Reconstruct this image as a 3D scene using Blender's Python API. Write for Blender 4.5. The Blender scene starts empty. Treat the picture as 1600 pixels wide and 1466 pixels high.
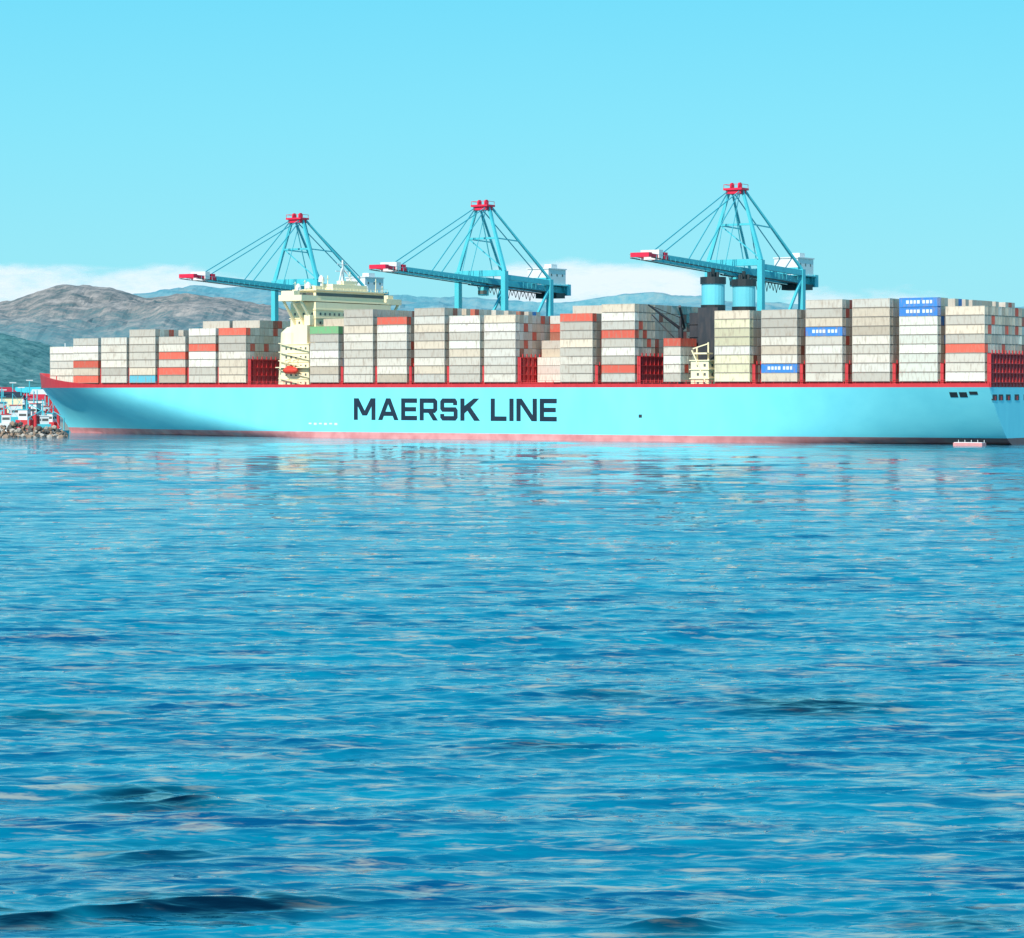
import bpy, math, random, bmesh
import numpy as np
from mathutils import Vector, Matrix, noise as mnoise
random.seed(7)
rng=np.random.default_rng(5)
F=4053.0; H=16.3; YH=609.0
TH=math.radians(33.3); C=math.cos(TH); S=math.sin(TH)
ROT=math.pi-TH
SX,SY=154.2,774.7
def world(s,t): return (SX-C*s-S*t, SY+S*s-C*t)
def s_of(px,t):
    q=(px-800)/F
    return (SX-S*t-q*(SY-C*t))/(C+S*q)
def z_of(py,s,t):
    return H-(py-YH)*world(s,t)[1]/F
scene=bpy.context.scene
scene.view_settings.view_transform='Standard'
scene.view_settings.look='None'
scene.view_settings.exposure=0
COL=scene.collection

# ---------------------------------------------------------------- materials
def nt(name):
    m=bpy.data.materials.new(name); m.use_nodes=True
    n=m.node_tree; b=n.nodes['Principled BSDF']
    return m,n,b
def paint(name,rgb,var=0.15,rough=0.5,dirt=0.25,scale=0.6,metal=0.0,objrand=0.0,dirtcol=(0.2,0.12,0.08)):
    m,n,b=nt(name)
    tc=n.nodes.new('ShaderNodeTexCoord')
    mp=n.nodes.new('ShaderNodeMapping'); mp.inputs['Scale'].default_value=(1,1,0.25)
    no=n.nodes.new('ShaderNodeTexNoise'); no.inputs['Scale'].default_value=scale; no.inputs['Detail'].default_value=6
    oi=n.nodes.new('ShaderNodeObjectInfo')
    add=n.nodes.new('ShaderNodeVectorMath'); add.operation='ADD'
    sc=n.nodes.new('ShaderNodeVectorMath'); sc.operation='SCALE'
    n.links.new(oi.outputs['Location'],sc.inputs[0]); sc.inputs['Scale'].default_value=0.731
    n.links.new(tc.outputs['Object'],mp.inputs[0]); n.links.new(mp.outputs[0],add.inputs[0]); n.links.new(sc.outputs[0],add.inputs[1])
    n.links.new(add.outputs[0],no.inputs['Vector'])
    r=n.nodes.new('ShaderNodeMapRange'); r.inputs[1].default_value=0.50; r.inputs[2].default_value=0.76; r.inputs[3].default_value=0; r.inputs[4].default_value=dirt
    n.links.new(no.outputs[0],r.inputs[0])
    r2=n.nodes.new('ShaderNodeMapRange'); r2.inputs[1].default_value=0; r2.inputs[2].default_value=1; r2.inputs[3].default_value=1-var-objrand; r2.inputs[4].default_value=1+objrand*0.5
    if objrand>0: n.links.new(oi.outputs['Random'],r2.inputs[0])
    else:
        r2.inputs[1].default_value=0.3; r2.inputs[2].default_value=0.7; r2.inputs[4].default_value=1.0
        n.links.new(no.outputs[0],r2.inputs[0])
    mul=n.nodes.new('ShaderNodeVectorMath'); mul.operation='SCALE'; mul.inputs[0].default_value=rgb
    n.links.new(r2.outputs[0],mul.inputs['Scale'])
    mix=n.nodes.new('ShaderNodeMix'); mix.data_type='RGBA'
    n.links.new(r.outputs[0],mix.inputs[0]); n.links.new(mul.outputs[0],mix.inputs[6]); mix.inputs[7].default_value=(*dirtcol,1)
    n.links.new(mix.outputs[2],b.inputs['Base Color'])
    b.inputs['Roughness'].default_value=rough; b.inputs['Metallic'].default_value=metal
    return m

M={}
M['cyan']=paint('crane_cyan_paint',(0.08,0.58,0.66),0.2,0.45,0.15)
M['red']=paint('red_paint',(0.66,0.03,0.04),0.2,0.5,0.15)
M['tipred']=paint('bright_red_paint',(0.80,0.015,0.06),0.1,0.5,0.05)
M['deckred']=paint('deck_red_paint',(0.70,0.04,0.045),0.25,0.55,0.15)
M['white']=paint('white_paint',(0.8,0.8,0.78),0.1,0.5,0.1)
M['cream']=paint('cream_paint',(0.97,0.83,0.54),0.08,0.5,0.10,dirtcol=(0.6,0.42,0.2))
M['dark']=paint('dark_paint',(0.02,0.03,0.035),0.2,0.5,0.1)
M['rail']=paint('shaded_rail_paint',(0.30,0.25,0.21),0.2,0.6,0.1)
M['casing']=paint('casing_grey_paint',(0.035,0.04,0.05),0.3,0.6,0.2)
M['funnel']=paint('funnel_blue_paint',(0.16,0.62,0.72),0.1,0.4,0.1)
M['glass']=paint('tinted_glass',(0.12,0.12,0.11),0.1,0.15,0)
M['cable']=paint('cable_paint',(0.05,0.42,0.5),0.1,0.5,0.1)
M['navy']=paint('navy_lettering_paint',(0.008,0.022,0.045),0.2,0.5,0.05)
M['orange']=paint('lifeboat_orange_paint',(0.8,0.06,0.03),0.1,0.4,0.05)
cc={'grey':(0.69,0.61,0.51),'greylight':(0.80,0.73,0.63),'tan':(0.72,0.59,0.45),'red':(0.76,0.13,0.08),'blue':(0.05,0.24,0.62),
    'white':(0.92,0.88,0.75),'yellow':(0.84,0.75,0.50),'green':(0.2,0.45,0.2),'teal':(0.13,0.5,0.6),'brown':(0.42,0.14,0.09)}
CM={k:paint('container_%s_paint'%k,v,0.10,0.6,0.75,1.5,objrand=0.22,dirtcol=(0.36,0.26,0.19)) for k,v in cc.items()}

# ---------------------------------------------------------------- mesh builder
class MB:
    def __init__(s): s.v=[]; s.f=[]; s.m=[]
    def box(s,x0,x1,y0,y1,z0,z1,m=0):
        i=len(s.v)
        s.v+=[(x0,y0,z0),(x1,y0,z0),(x1,y1,z0),(x0,y1,z0),(x0,y0,z1),(x1,y0,z1),(x1,y1,z1),(x0,y1,z1)]
        s.f+=[(i,i+3,i+2,i+1),(i+4,i+5,i+6,i+7),(i,i+1,i+5,i+4),(i+1,i+2,i+6,i+5),(i+2,i+3,i+7,i+6),(i+3,i,i+4,i+7)]
        s.m+=[m]*6
    def beam(s,p,q,w,h=None,m=0,w2=None,h2=None):
        h=h or w; w2=w2 or w; h2=h2 or h
        p=Vector(p);q=Vector(q);d=(q-p).normalized()
        up=Vector((0,0,1)) if abs(d.z)<0.98 else Vector((0,1,0))
        a=d.cross(up).normalized(); b=a.cross(d)
        i=len(s.v)
        for c,ww,hh in((p,w,h),(q,w2,h2)):
            for sa,sb in((-1,-1),(1,-1),(1,1),(-1,1)):
                s.v.append(tuple(c+a*sa*ww/2+b*sb*hh/2))
        s.f+=[(i,i+1,i+2,i+3),(i+7,i+6,i+5,i+4)]+[(i+k,i+4+k,i+4+(k+1)%4,i+(k+1)%4) for k in range(4)]
        s.m+=[m]*6
    def cyl(s,p,q,r,r2=None,n=12,m=0,sx=1.0):
        r2=r if r2 is None else r2
        p=Vector(p);q=Vector(q);d=(q-p).normalized()
        up=Vector((0,0,1)) if abs(d.z)<0.98 else Vector((0,1,0))
        a=d.cross(up).normalized(); b=a.cross(d); i=len(s.v)
        for c,rr in((p,r),(q,r2)):
            for k in range(n):
                t=2*math.pi*k/n; s.v.append(tuple(c+a*math.cos(t)*rr*sx+b*math.sin(t)*rr))
        s.f+=[tuple(i+k for k in range(n)),tuple(i+n+k for k in reversed(range(n)))]
        s.f+=[(i+k,i+n+k,i+n+(k+1)%n,i+(k+1)%n) for k in range(n)]
        s.m+=[m]*(n+2)
    def slab(s,pts,y0,y1,m=0):
        n=len(pts); i=len(s.v)
        s.v+=[(p[0],y0,p[1]) for p in pts]+[(p[0],y1,p[1]) for p in pts]
        s.f+=[tuple(range(i,i+n)),tuple(reversed(range(i+n,i+2*n)))]+[(i+k,i+n+k,i+n+(k+1)%n,i+(k+1)%n) for k in range(n)]
        s.m+=[m]*(n+2)
    def mesh(s,name,mats):
        me=bpy.data.meshes.new(name); me.from_pydata(s.v,[],s.f)
        for m in mats: me.materials.append(m)
        me.polygons.foreach_set('material_index',s.m); me.update()
        bm=bmesh.new(); bm.from_mesh(me); bmesh.ops.recalc_face_normals(bm,faces=bm.faces); bm.to_mesh(me); bm.free()
        return me
    def obj(s,name,mats,parent=None,loc=(0,0,0)):
        return mkobj(name,s.mesh(name,mats),parent,loc)
def mkobj(name,me,parent=None,loc=(0,0,0)):
    o=bpy.data.objects.new(name,me); COL.objects.link(o); o.location=loc
    if parent: o.parent=parent
    return o
def empty(name,loc,rot,label,cat,group=None):
    e=bpy.data.objects.new(name,None); COL.objects.link(e); e.location=loc; e.rotation_euler=(0,0,rot)
    e.empty_display_size=2
    tag(e,label,cat,group); return e
def tag(o,label,cat,group=None):
    o['label']=label;o['category']=cat
    if group:o['group']=group

# ================================================================= SHIP
ship=empty('container_ship',(SX,SY,0),ROT,'huge light blue container ship with stacked boxes moored at the quay','ship')
ZD=17.0
def bd_z(s,z):
    f=max(0.0,min(1.0,z/ZD))
    sE=385+15*f**1.1
    sF=245+85*f**0.8
    p=1.4+0.9*f
    b=29.5
    if s>sF:
        v=min(1.0,(s-sF)/(sE-sF)); b=29.5*(1-v**p)
    if s<110:
        w=12.5+(29.5-12.5)*f**0.7
        k=(s/110.0); k=k*k*(3-2*k)
        b=min(b,w+(29.5-w)*k)
    return max(b,0.0)
zs=[ZD,15,13,11,9,7,5.5,4,2.8,2,1,0,-1.5,-4]
nm=26; nb=34
def s_pos(i,z):
    f=max(0,min(1,z/ZD)); sE=385+15*f**1.1
    if i<=nm: return 240.0*i/nm
    v=(i-nm)/nb; return 240+(sE-240)*(1-(1-v)**1.5)
V=[];Fc=[]
N=nm+nb+1
for side in(1,-1):
    for i in range(N):
        for z in zs:
            s=s_pos(i,z); V.append((s,side*bd_z(s,z),z))
nz=len(zs)
def vi(side,i,j): return side*N*nz+i*nz+j
for side in(0,1):
    for i in range(N-1):
        for j in range(nz-1):
            q=(vi(side,i,j),vi(side,i+1,j),vi(side,i+1,j+1),vi(side,i,j+1))
            Fc.append(q if side else q[::-1])
for i in range(N-1): Fc.append((vi(0,i,0),vi(0,i+1,0),vi(1,i+1,0),vi(1,i,0)))
for j in range(nz-1): Fc.append((vi(0,0,j),vi(1,0,j),vi(1,0,j+1),vi(0,0,j+1)))
hm=bpy.data.meshes.new('hull'); hm.from_pydata(V,[],Fc)
bm=bmesh.new(); bm.from_mesh(hm); bmesh.ops.remove_doubles(bm,verts=bm.verts,dist=0.001); bmesh.ops.recalc_face_normals(bm,faces=bm.faces)
for f in bm.faces: f.smooth = abs(f.normal.z)<0.9 and abs(f.normal.x)<0.97
bm.edges.ensure_lookup_table()
for e in bm.edges:
    if len(e.link_faces)==2 and e.calc_face_angle(0)>0.6: e.smooth=False
bm.to_mesh(hm); bm.free()
m,n,b=nt('hull_paint')
tc=n.nodes.new('ShaderNodeTexCoord'); sep=n.nodes.new('ShaderNodeSeparateXYZ'); n.links.new(tc.outputs['Object'],sep.inputs[0])
mp=n.nodes.new('ShaderNodeMapping'); mp.inputs['Scale'].default_value=(0.2,0.5,0.08); n.links.new(tc.outputs['Object'],mp.inputs[0])
no=n.nodes.new('ShaderNodeTexNoise'); no.inputs['Scale'].default_value=0.6; no.inputs['Detail'].default_value=7; n.links.new(mp.outputs[0],no.inputs['Vector'])
ra=n.nodes.new('ShaderNodeValToRGB'); ra.color_ramp.elements[0].position=0.3; ra.color_ramp.elements[0].color=(0.19,0.74,0.83,1)
ra.color_ramp.elements[1].position=0.75; ra.color_ramp.elements[1].color=(0.23,0.81,0.88,1)
n.links.new(no.outputs[0],ra.inputs[0])
n2=n.nodes.new('ShaderNodeTexNoise'); n2.inputs['Scale'].default_value=0.25; n2.inputs['Detail'].default_value=8; n.links.new(tc.outputs['Object'],n2.inputs['Vector'])
rr=n.nodes.new('ShaderNodeValToRGB'); rr.color_ramp.elements[0].position=0.3; rr.color_ramp.elements[0].color=(0.62,0.21,0.21,1)
rr.color_ramp.elements[1].position=0.7; rr.color_ramp.elements[1].color=(0.82,0.36,0.35,1)
n.links.new(n2.outputs[0],rr.inputs[0])
ag=n.nodes.new('ShaderNodeMapRange'); ag.inputs[1].default_value=10; ag.inputs[2].default_value=110; ag.inputs[3].default_value=0.75; ag.inputs[4].default_value=0; n.links.new(sep.outputs['X'],ag.inputs[0])
fo=n.nodes.new('ShaderNodeMix'); fo.data_type='RGBA'; n.links.new(ag.outputs[0],fo.inputs[0]); n.links.new(rr.outputs[0],fo.inputs[6]); fo.inputs[7].default_value=(0.04,0.035,0.04,1)
gt=n.nodes.new('ShaderNodeMath'); gt.operation='GREATER_THAN'; n.links.new(sep.outputs['Z'],gt.inputs[0]); gt.inputs[1].default_value=2.0
mx=n.nodes.new('ShaderNodeMix'); mx.data_type='RGBA'; n.links.new(gt.outputs[0],mx.inputs[0]); n.links.new(fo.outputs[2],mx.inputs[6]); n.links.new(ra.outputs[0],mx.inputs[7])
n.links.new(mx.outputs[2],b.inputs['Base Color']); b.inputs['Roughness'].default_value=0.45
hm.materials.append(m)
mkobj('hull',hm,ship)

# red walkway band along deck edge
V=[];Fc=[]
ss=[0,10]+[20+i*10 for i in range(31)]+[335+i*2.5 for i in range(26)]+[399,399.8]
def bulw_top(s):
    if s<340: return 18.1
    return 18.1+4.6*((s-340)/60)**1.6
for side in(1,-1):
    i0=len(V)
    for s in ss:
        s_=min(s,399.9); bb=bd_z(s_,ZD)
        k=0 if s_<340 else 0.6*(s_-340)/60
        V+= [(s_+k*0.6,side*(bb-0.12),ZD-0.02),(s_+k*2,side*(bb-0.12+k*0.4),bulw_top(s_)),(s_+k*2-0.1,side*max(bb-0.5,0),bulw_top(s_)),(s_-0.3,side*max(bb-0.5,0),ZD-0.02)]
    for i in range(len(ss)-1):
        a=i0+i*4
        for k in range(3): Fc.append((a+k,a+4+k,a+5+k,a+1+k))
i0=len(V); V+=[(0.1,-29.3,16.98),(0.1,29.3,16.98),(0.1,29.3,18.1),(0.1,-29.3,18.1)]; Fc.append((i0,i0+1,i0+2,i0+3))
me=bpy.data.meshes.new('bulwark'); me.from_pydata(V,[],Fc); me.materials.append(M['red'])
bm=bmesh.new(); bm.from_mesh(me); bmesh.ops.recalc_face_normals(bm,faces=bm.faces); bm.to_mesh(me); bm.free()
mkobj('bulwark',me,ship)
b_=MB()
for i in range(110):
    s=3+i*3.05
    b_.box(s,s+0.12,29.05,29.17,18.1,19.2,0)
b_.box(1,338,29.07,29.15,19.15,19.23,0); b_.box(1,338,29.07,29.15,18.65,18.71,0)
b_.obj('railing',[M['deckred']],ship)

# lettering: squared capitals, one mesh per letter
Hh=7.3; T=1.75
def bx(u0,u1,v0,v1): return [(u0,v0),(u1,v0),(u1,v1),(u0,v1)]
def pa(u0,v0,u1,v1,hw): return [(u0-hw,v0),(u0+hw,v0),(u1+hw,v1),(u1-hw,v1)]
G={}
G['M']=(9.6,[bx(0,T,0,Hh),bx(9.6-T,9.6,0,Hh),pa(4.8,1.5,T*0.6,Hh,1.05),pa(4.8,1.5,9.6-T*0.6,Hh,1.05)])
G['A']=(9.0,[pa(0.95,0,4.5,Hh,0.95),pa(8.05,0,4.5,Hh,0.95),bx(2.2,6.8,1.4,2.85)])
G['E']=(6.9,[bx(0,T,0,Hh),bx(T,6.9,0,1.5),bx(T,6.5,2.95,4.4),bx(T,6.9,Hh-1.5,Hh)])
G['R']=(7.7,[bx(0,T,0,Hh),bx(T,6.6,Hh-1.5,Hh),bx(T,6.6,2.5,3.9),[(6.6,2.5),(7.6,3.4),(7.6,Hh-0.9),(6.6,Hh)],pa(6.8,0,4.8,2.5,1.05),[(5.85,3.9),(6.6,3.9),(6.6,Hh-1.5),(5.85,Hh-1.5)]])
G['S']=(7.4,[[(0,1.5),(0,0.9),(0.9,0),(6.5,0),(7.4,0.9),(7.4,1.5)],bx(5.7,7.4,1.5,2.9),[(0.8,2.9),(7.4,2.9),(7.4,3.5),(6.6,4.4),(0,4.4),(0,3.8)],bx(0,1.7,4.4,5.8),[(0,5.8),(7.2,5.8),(7.2,6.3),(6.4,Hh),(0.9,Hh),(0,6.4)],bx(0,1.7,1.5,2.2),bx(5.5,7.2,5.1,5.8)])
G['K']=(8.2,[bx(0,T,0,Hh),[(T,2.4),(T,4.9),(5.6,Hh),(8.0,Hh),(3.4,3.6),(3.0,3.3)],[(5.8,0),(8.3,0),(4.4,4.4),(3.0,3.3)]])
G['L']=(6.6,[bx(0,T,0,Hh),bx(T,6.6,0,1.5)])
G['I']=(T,[bx(0,T,0,Hh)])
G['N']=(8.4,[bx(0,T,0,Hh),bx(8.4-T,8.4,0,Hh),pa(8.4-T*0.65,0,T*0.65,Hh,1.05)])
txt='MAERSK LINE'; gap=1.15; tot=sum((G[ch][0]+gap) if ch!=' ' else 3.4 for ch in txt)-gap
sa,sb=s_of(553,29.5),s_of(870,29.5); kx_=(sa-sb)/tot; u=0
for ch in txt:
    if ch==' ': u+=3.4; continue
    q=MB()
    for i,pl in enumerate(G[ch][1]):
        q.slab([(sa-(u+p[0])*kx_,6.1+p[1]) for p in pl],29.4,29.53+0.004*i,0)
    lt=q.obj('letter',[M['navy']],ship); lt['label']='dark navy hull letter '+ch
    u+=G[ch][0]+gap

def hull_box(px0,px1,py0,py1,t=29.5):
    s0,s1=sorted((s_of(px0,t),s_of(px1,t))); sm=(s0+s1)/2
    z1=z_of(py0,sm,t); z0=z_of(py1,sm,t); return s0,s1,z0,z1
for(a,bx_,c_,d) in[(1481,1493,613,621),(1496,1508,613,621),(1512,1525,612,617)]:
    s0,s1,z0,z1=hull_box(a,bx_,c_,d)
    q=MB()
    for s_ in(s0,s1):
        for z_ in(z0,z1):
            bb=bd_z(s_,z_); q.v+=[(s_,bb+0.12,z_),(s_,bb-1.0,z_)]
    q.f+=[(0,2,6,4),(1,5,7,3),(0,1,3,2),(4,6,7,5),(2,3,7,6),(0,4,5,1)]; q.m+=[0]*6
    q.obj('mooring_opening',[M['dark']],ship)
for k,t in enumerate([25.5,21,15.5,9,2,-6,-14,-21,-25.5]):
    q=MB(); q.box(-0.12,0.3,t-1.6,t+1.6,13.2,14.9,0); q.box(-0.16,0.3,t-0.7,t+0.1,13.2,14.4,1)
    q.obj('mooring_opening',[M['dark'],M['red']],ship)
q=MB(); q.box(*sorted((s_of(998,29.5),s_of(1003,29.5))),29.3,29.56,7.5,8.5,0); q.obj('hull_mark',[M['casing']],ship)
for a in range(6):
    q=MB(); q.box(236+a*2.2,237.2+a*2.2,29.3,29.53,4.3+0.2*(a%2),5.0,0); q.obj('hull_mark',[M['white']],ship)
for (s0,t0,z0,s1,t1) in [(2,-20,14.5,-30,-36),(2,-24,14.5,-18,-36),(390,-6,17,412,-36),(385,-8,17,396,-36)]:
    q=MB(); prev=None
    for i in range(9):
        v=i/8; p=(s0+(s1-s0)*v,t0+(t1-t0)*v,z0+(3.3-z0)*v-2.0*math.sin(math.pi*v))
        if prev: q.cyl(prev,p,0.06,n=6)
        prev=p
    q.obj('mooring_line',[M['white']],ship)

# forward deckhouse
ho=MB()
def decks(mb,s0,s1,t0,t1,z0,z1,m,mw,step=3.0,led=0.45):
    mb.box(s0,s1,t0,t1,z0,z1,m)
    z=z0+step
    while z<z1+0.1:
        mb.box(s0-led,s1+led,t0-led,t1+led,z-0.18,z+0.12,m)
        n=int((s1-s0)/2.2)
        for i in range(n):
            x=s0+1+i*(s1-s0-1.5)/n
            mb.box(x,x+0.8,t0-0.04,t1+0.04,z-2.0,z-1.1,mw)
        n=int((t1-t0)/2.6)
        for i in range(n):
            y=t0+1+i*(t1-t0-1.5)/n
            mb.box(s0-0.04,s1+0.04,y,y+0.9,z-2.0,z-1.1,mw)
        z+=step
decks(ho,250.5,262.5,-26.5,26.5,17,32,0,1,3.0,0.3)
decks(ho,251,262,-22,22,32,46.5,0,1,3.0,0.3)
for k in range(5):
    ho.beam((249.6,27.2,17.5+k*3),(263,27.2,20.3+k*3),0.7,0.25,0)
ho.cyl((262,21.5,17),(262,21.5,36),4.6,3.6,20,0)
ho.cyl((262,21.5,36),(262,21.5,38),3.6,1.5,20,0)
ho.box(249,263.5,-28.5,28.5,23.8,24.1,0)
ho.box(252,258,22.5,25.5,32,38.5,0); ho.box(251.5,254,22.4,24.6,38.5,42,0)
house=ho.obj('deckhouse',[M['cream'],M['glass']],ship)
br=MB()
br.box(251.5,261.5,-29.3,29.3,46.8,47.5,0)
for sg in(1,-1):
    ya,yb=sorted((sg*20,sg*29.3))
    br.box(251.5,251.7,ya,yb,47.5,48.8,0); br.box(261.3,261.5,ya,yb,47.5,48.8,0); br.box(251.7,261.3,sg*29.2-0.1,sg*29.2+0.1,47.5,48.8,0)
    ya,yb=sorted((sg*25.8,sg*29.0)); br.box(255,260.5,ya,yb,47.5,50.3,0)
br.box(252.5,261,-20,20,47.5,50.6,0)
br.box(251.5,262,-21,21,50.6,51.0,0)
br.box(253.5,259,-11,9,51.0,53.2,0); br.box(254,257,-6,2,53.2,54.6,0); br.box(255,258,12,17,51.0,52.4,0)
for sg in(1,-1):
    for xx in(252.5,256,260): br.beam((xx,sg*28.5,46.9),(xx,sg*21.8,39),0.7,0.7,0)
for k in range(22): br.box(251.55,251.63,-20.8+k*2,-20.7+k*2,51,52.1,0); br.box(256,256.1,-20.8+k*1.9,-20.7+k*1.9,51,52,0)
br.box(251.55,251.63,-20.8,20.8,52.05,52.13,0)
for (xx,yy,h_) in[(254,14,4.5),(258,6,5.5),(255,-3,7),(257,-9,4),(254,-17,5),(258,19,3.5),(256,27,3.2),(257,-25,3.5)]:
    zb_=50.9 if abs(yy)<21 else 50.2
    br.beam((xx,yy,zb_),(xx,yy,zb_+h_),0.22,0.22,0); br.beam((xx,yy-0.9,zb_+h_*0.8),(xx,yy+0.9,zb_+h_*0.8),0.14,0.14,0)
bridge=br.obj('bridge',[M['cream']],house)
bw=MB()
bw.box(252.42,261.06,-19.6,19.6,48.8,49.9,0)
bw.box(253.5,260.5,-20.06,20.06,48.8,49.9,0)
bw.obj('bridge_window',[M['glass']],house)
ms=MB()
ms.beam((256,0,54.5),(256,0,62),0.9,0.9,0,0.4,0.4); ms.beam((256,-4,58),(256,4,58),0.3,0.3,0); ms.beam((256,-3,60.5),(256,3,60.5),0.25,0.25,0)
ms.beam((254,-5,53.2),(256,-0.5,59),0.3,0.3,0);ms.beam((254,5,53.2),(256,0.5,59),0.3,0.3,0)
ms.obj('radar_mast',[M['white']],ship)
for yy in(-15,11,18.5,24):
    zz=53.4 if yy==11 else (50.8 if yy<19 else 50.0)
    q=MB(); q.cyl((257,yy,zz-0.8),(257,yy,zz+.6),0.3,0.3,8,0); q.cyl((257,yy,zz+.6),(257,yy,zz+2.2),1.1,0.9,12,0); q.cyl((257,yy,zz+2.2),(257,yy,zz+2.9),0.9,0.3,12,0)
    q.obj('radome',[M['white']],ship)
lb=MB()
lb.cyl((253.8,28.6,22.9),(254.8,28.6,22.9),0.5,1.2,12,0); lb.cyl((254.8,28.6,22.9),(258.6,28.6,22.9),1.2,1.2,12,0); lb.cyl((258.6,28.6,22.9),(259.9,28.6,22.9),1.2,0.4,12,0)
lb.box(256,258,28,29.2,23.8,24.5,0)
lb.obj('lifeboat',[M['orange']],ship)
for x in(255,258.5):
    dv=MB(); dv.beam((x,26.4,26.8),(x,29.6,26.2),0.3,0.3,0); dv.beam((x,29.4,26.3),(x,28.8,24.0),0.12,0.12,0)
    dv.obj('davit',[M['cream']],ship)

ca=MB()
decks(ca,93.5,106,-16,17.5,17,40.5,0,0,4.0,0.35)
ca.box(94,101,17.5,21,17,42,0)
for k in range(6): ca.box(93.3,93.5,-12+k*4.5,-9.5+k*4.5,22,38,1)
ca.obj('engine_casing',[M['casing'],M['dark']],ship)
for t in(13.0,-7.5):
    fu=MB()
    fu.cyl((100,t,40.5),(100,t,43),3.9,3.9,20,1); fu.cyl((100,t,43),(100,t,49.6),3.7,3.7,20,0); fu.cyl((100,t,49.6),(100,t,51.8),4.1,4.1,20,1)
    for a in range(4): fu.cyl((100+1.6*math.cos(a*1.57),t+1.6*math.sin(a*1.57),51.8),(100+1.6*math.cos(a*1.57),t+1.6*math.sin(a*1.57),53.4),0.5,0.5,8,1)
    fu.box(99.5,100.5,t-0.3,t+0.3,51.8,54.5,1)
    fu.obj('funnel',[M['funnel'],M['dark'],M['white']],ship)
dc=MB()
dc.cyl((110,16,17),(110,16,36),0.9,0.8,12,0); dc.beam((110,16,35.5),(115.5,27,43),0.8,0.8,0,0.4,0.4); dc.beam((110,16,39),(115,26,42.6),0.2,0.2,0)
dc.beam((110,16,36),(110,16,39.5),0.7,0.7,0); dc.beam((112,10,36),(107,22,42.5),0.7,0.7,0); dc.beam((110,19,32),(116,24,40),0.35,0.35,0); dc.beam((110,16,35),(112,10,36),0.5,0.5,0); dc.beam((110,16,33),(110,19,32),0.5,0.5,0)
dc.obj('deck_crane',[M['casing']],ship)
am=MB()
decks(am,93.2,99.5,20,28.2,17,25.5,0,1,2.8,0.4)
am.beam((93.5,28.4,17.5),(99,28.4,28.5),0.5,0.3,0); am.beam((94.5,26,25.5),(94.5,26,31),0.4,0.4,0); am.beam((98.5,26,25.5),(98.5,26,29.5),0.4,0.4,0)
am.box(94,98.8,24,28,27.3,27.8,0); am.beam((94.5,26,30.6),(98.6,28.6,29),0.35,0.35,0)
am.obj('boarding_station',[M['cream'],M['glass']],ship)
fm=MB(); fm.beam((388,0,17),(388,0,34),0.8,0.8,0,0.3,0.3); fm.beam((388,-2.5,30),(388,2.5,30),0.25,0.25,0); fm.beam((385,0,17),(388,0,28),0.3,0.3,0)
fm.obj('foremast',[M['white']],ship)
for k in range(4):
    fg=MB(); fg.cyl((384-k*1.5,-6+4*k,17.8),(384-k*1.5,-3.5+4*k,17.8),0.9,0.9,10,0); fg.obj('windlass',[M['deckred']],ship)
fg=MB(); fg.box(379.2,379.6,-14,14,17,21.5,0); fg.obj('breakwater_plate',[M['red']],ship)

# ================================================================= CONTAINERS
CH=2.75
def cont_mesh(name,mat,L=12.19,dash=False):
    b=MB(); hx=L/2; hy=1.22; h=2.65
    for sx in(-1,1):
        for sy in(-1,1):
            xa,xb=sorted((sx*hx,sx*(hx-0.18))); ya,yb=sorted((sy*hy,sy*(hy-0.16)))
            b.box(xa,xb,ya,yb,0,h)
    for sy in(-1,1):
        ya,yb=sorted((sy*(hy-0.004),sy*(hy-0.10)))
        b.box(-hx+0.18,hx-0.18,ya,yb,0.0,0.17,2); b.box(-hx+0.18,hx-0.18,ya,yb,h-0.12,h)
        n=int(L*2.6); w=(L-0.36)/n; i0=len(b.v)
        for k in range(n):
            x=-hx+0.18+k*w
            for dx,dy in((0,0.035),(0.3*w,0.035),(0.5*w,0.09),(0.8*w,0.09)):
                b.v+=[(x+dx,sy*(hy-dy),0.17),(x+dx,sy*(hy-dy),h-0.12)]
        b.v+=[(hx-0.18,sy*(hy-0.035),0.17),(hx-0.18,sy*(hy-0.035),h-0.12)]
        for k in range(4*n):
            a=i0+2*k; b.f.append((a,a+2,a+3,a+1)); b.m.append(0)
    b.box(-hx+0.02,hx-0.02,-hy+0.1,hy-0.1,h-0.06,h-0.02)
    b.box(-hx+0.05,hx-0.05,-hy+0.12,hy-0.12,0.03,0.1)
    for sx in(-1,1):
        xa,xb=sorted((sx*(hx-0.05),sx*(hx-0.1))); b.box(xa,xb,-hy+0.16,hy-0.16,0.1,h-0.1)
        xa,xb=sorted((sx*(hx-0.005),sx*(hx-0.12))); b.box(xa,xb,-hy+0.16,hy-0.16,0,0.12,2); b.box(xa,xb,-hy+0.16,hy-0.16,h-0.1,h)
    for y in(-0.8,-0.3,0.3,0.8):
        b.cyl((-hx+0.02,y,0.1),(-hx+0.02,y,h-0.08),0.025,n=6,m=1)
    if dash:
        x=hx-2.2
        for k in range(7):
            wdt=[0.9,0.8,0.7,0.9,0.8,0.9,0.7][k]
            b.box(x-wdt,x,hy-0.03,hy+0.004,0.9,1.9,1); x-=wdt+0.35
            if k==3: x-=0.5
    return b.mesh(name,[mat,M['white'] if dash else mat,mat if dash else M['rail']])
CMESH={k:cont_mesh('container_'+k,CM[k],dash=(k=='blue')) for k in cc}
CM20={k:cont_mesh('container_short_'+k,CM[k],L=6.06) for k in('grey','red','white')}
desc={'grey':'weathered grey','greylight':'pale grey','tan':'dusty tan','red':'red','blue':'blue, white-marked','white':'white','yellow':'pale yellow','green':'green','teal':'light blue','brown':'brown-red'}
GR='containers stacked on the ship deck'
cnt=[0]
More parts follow.
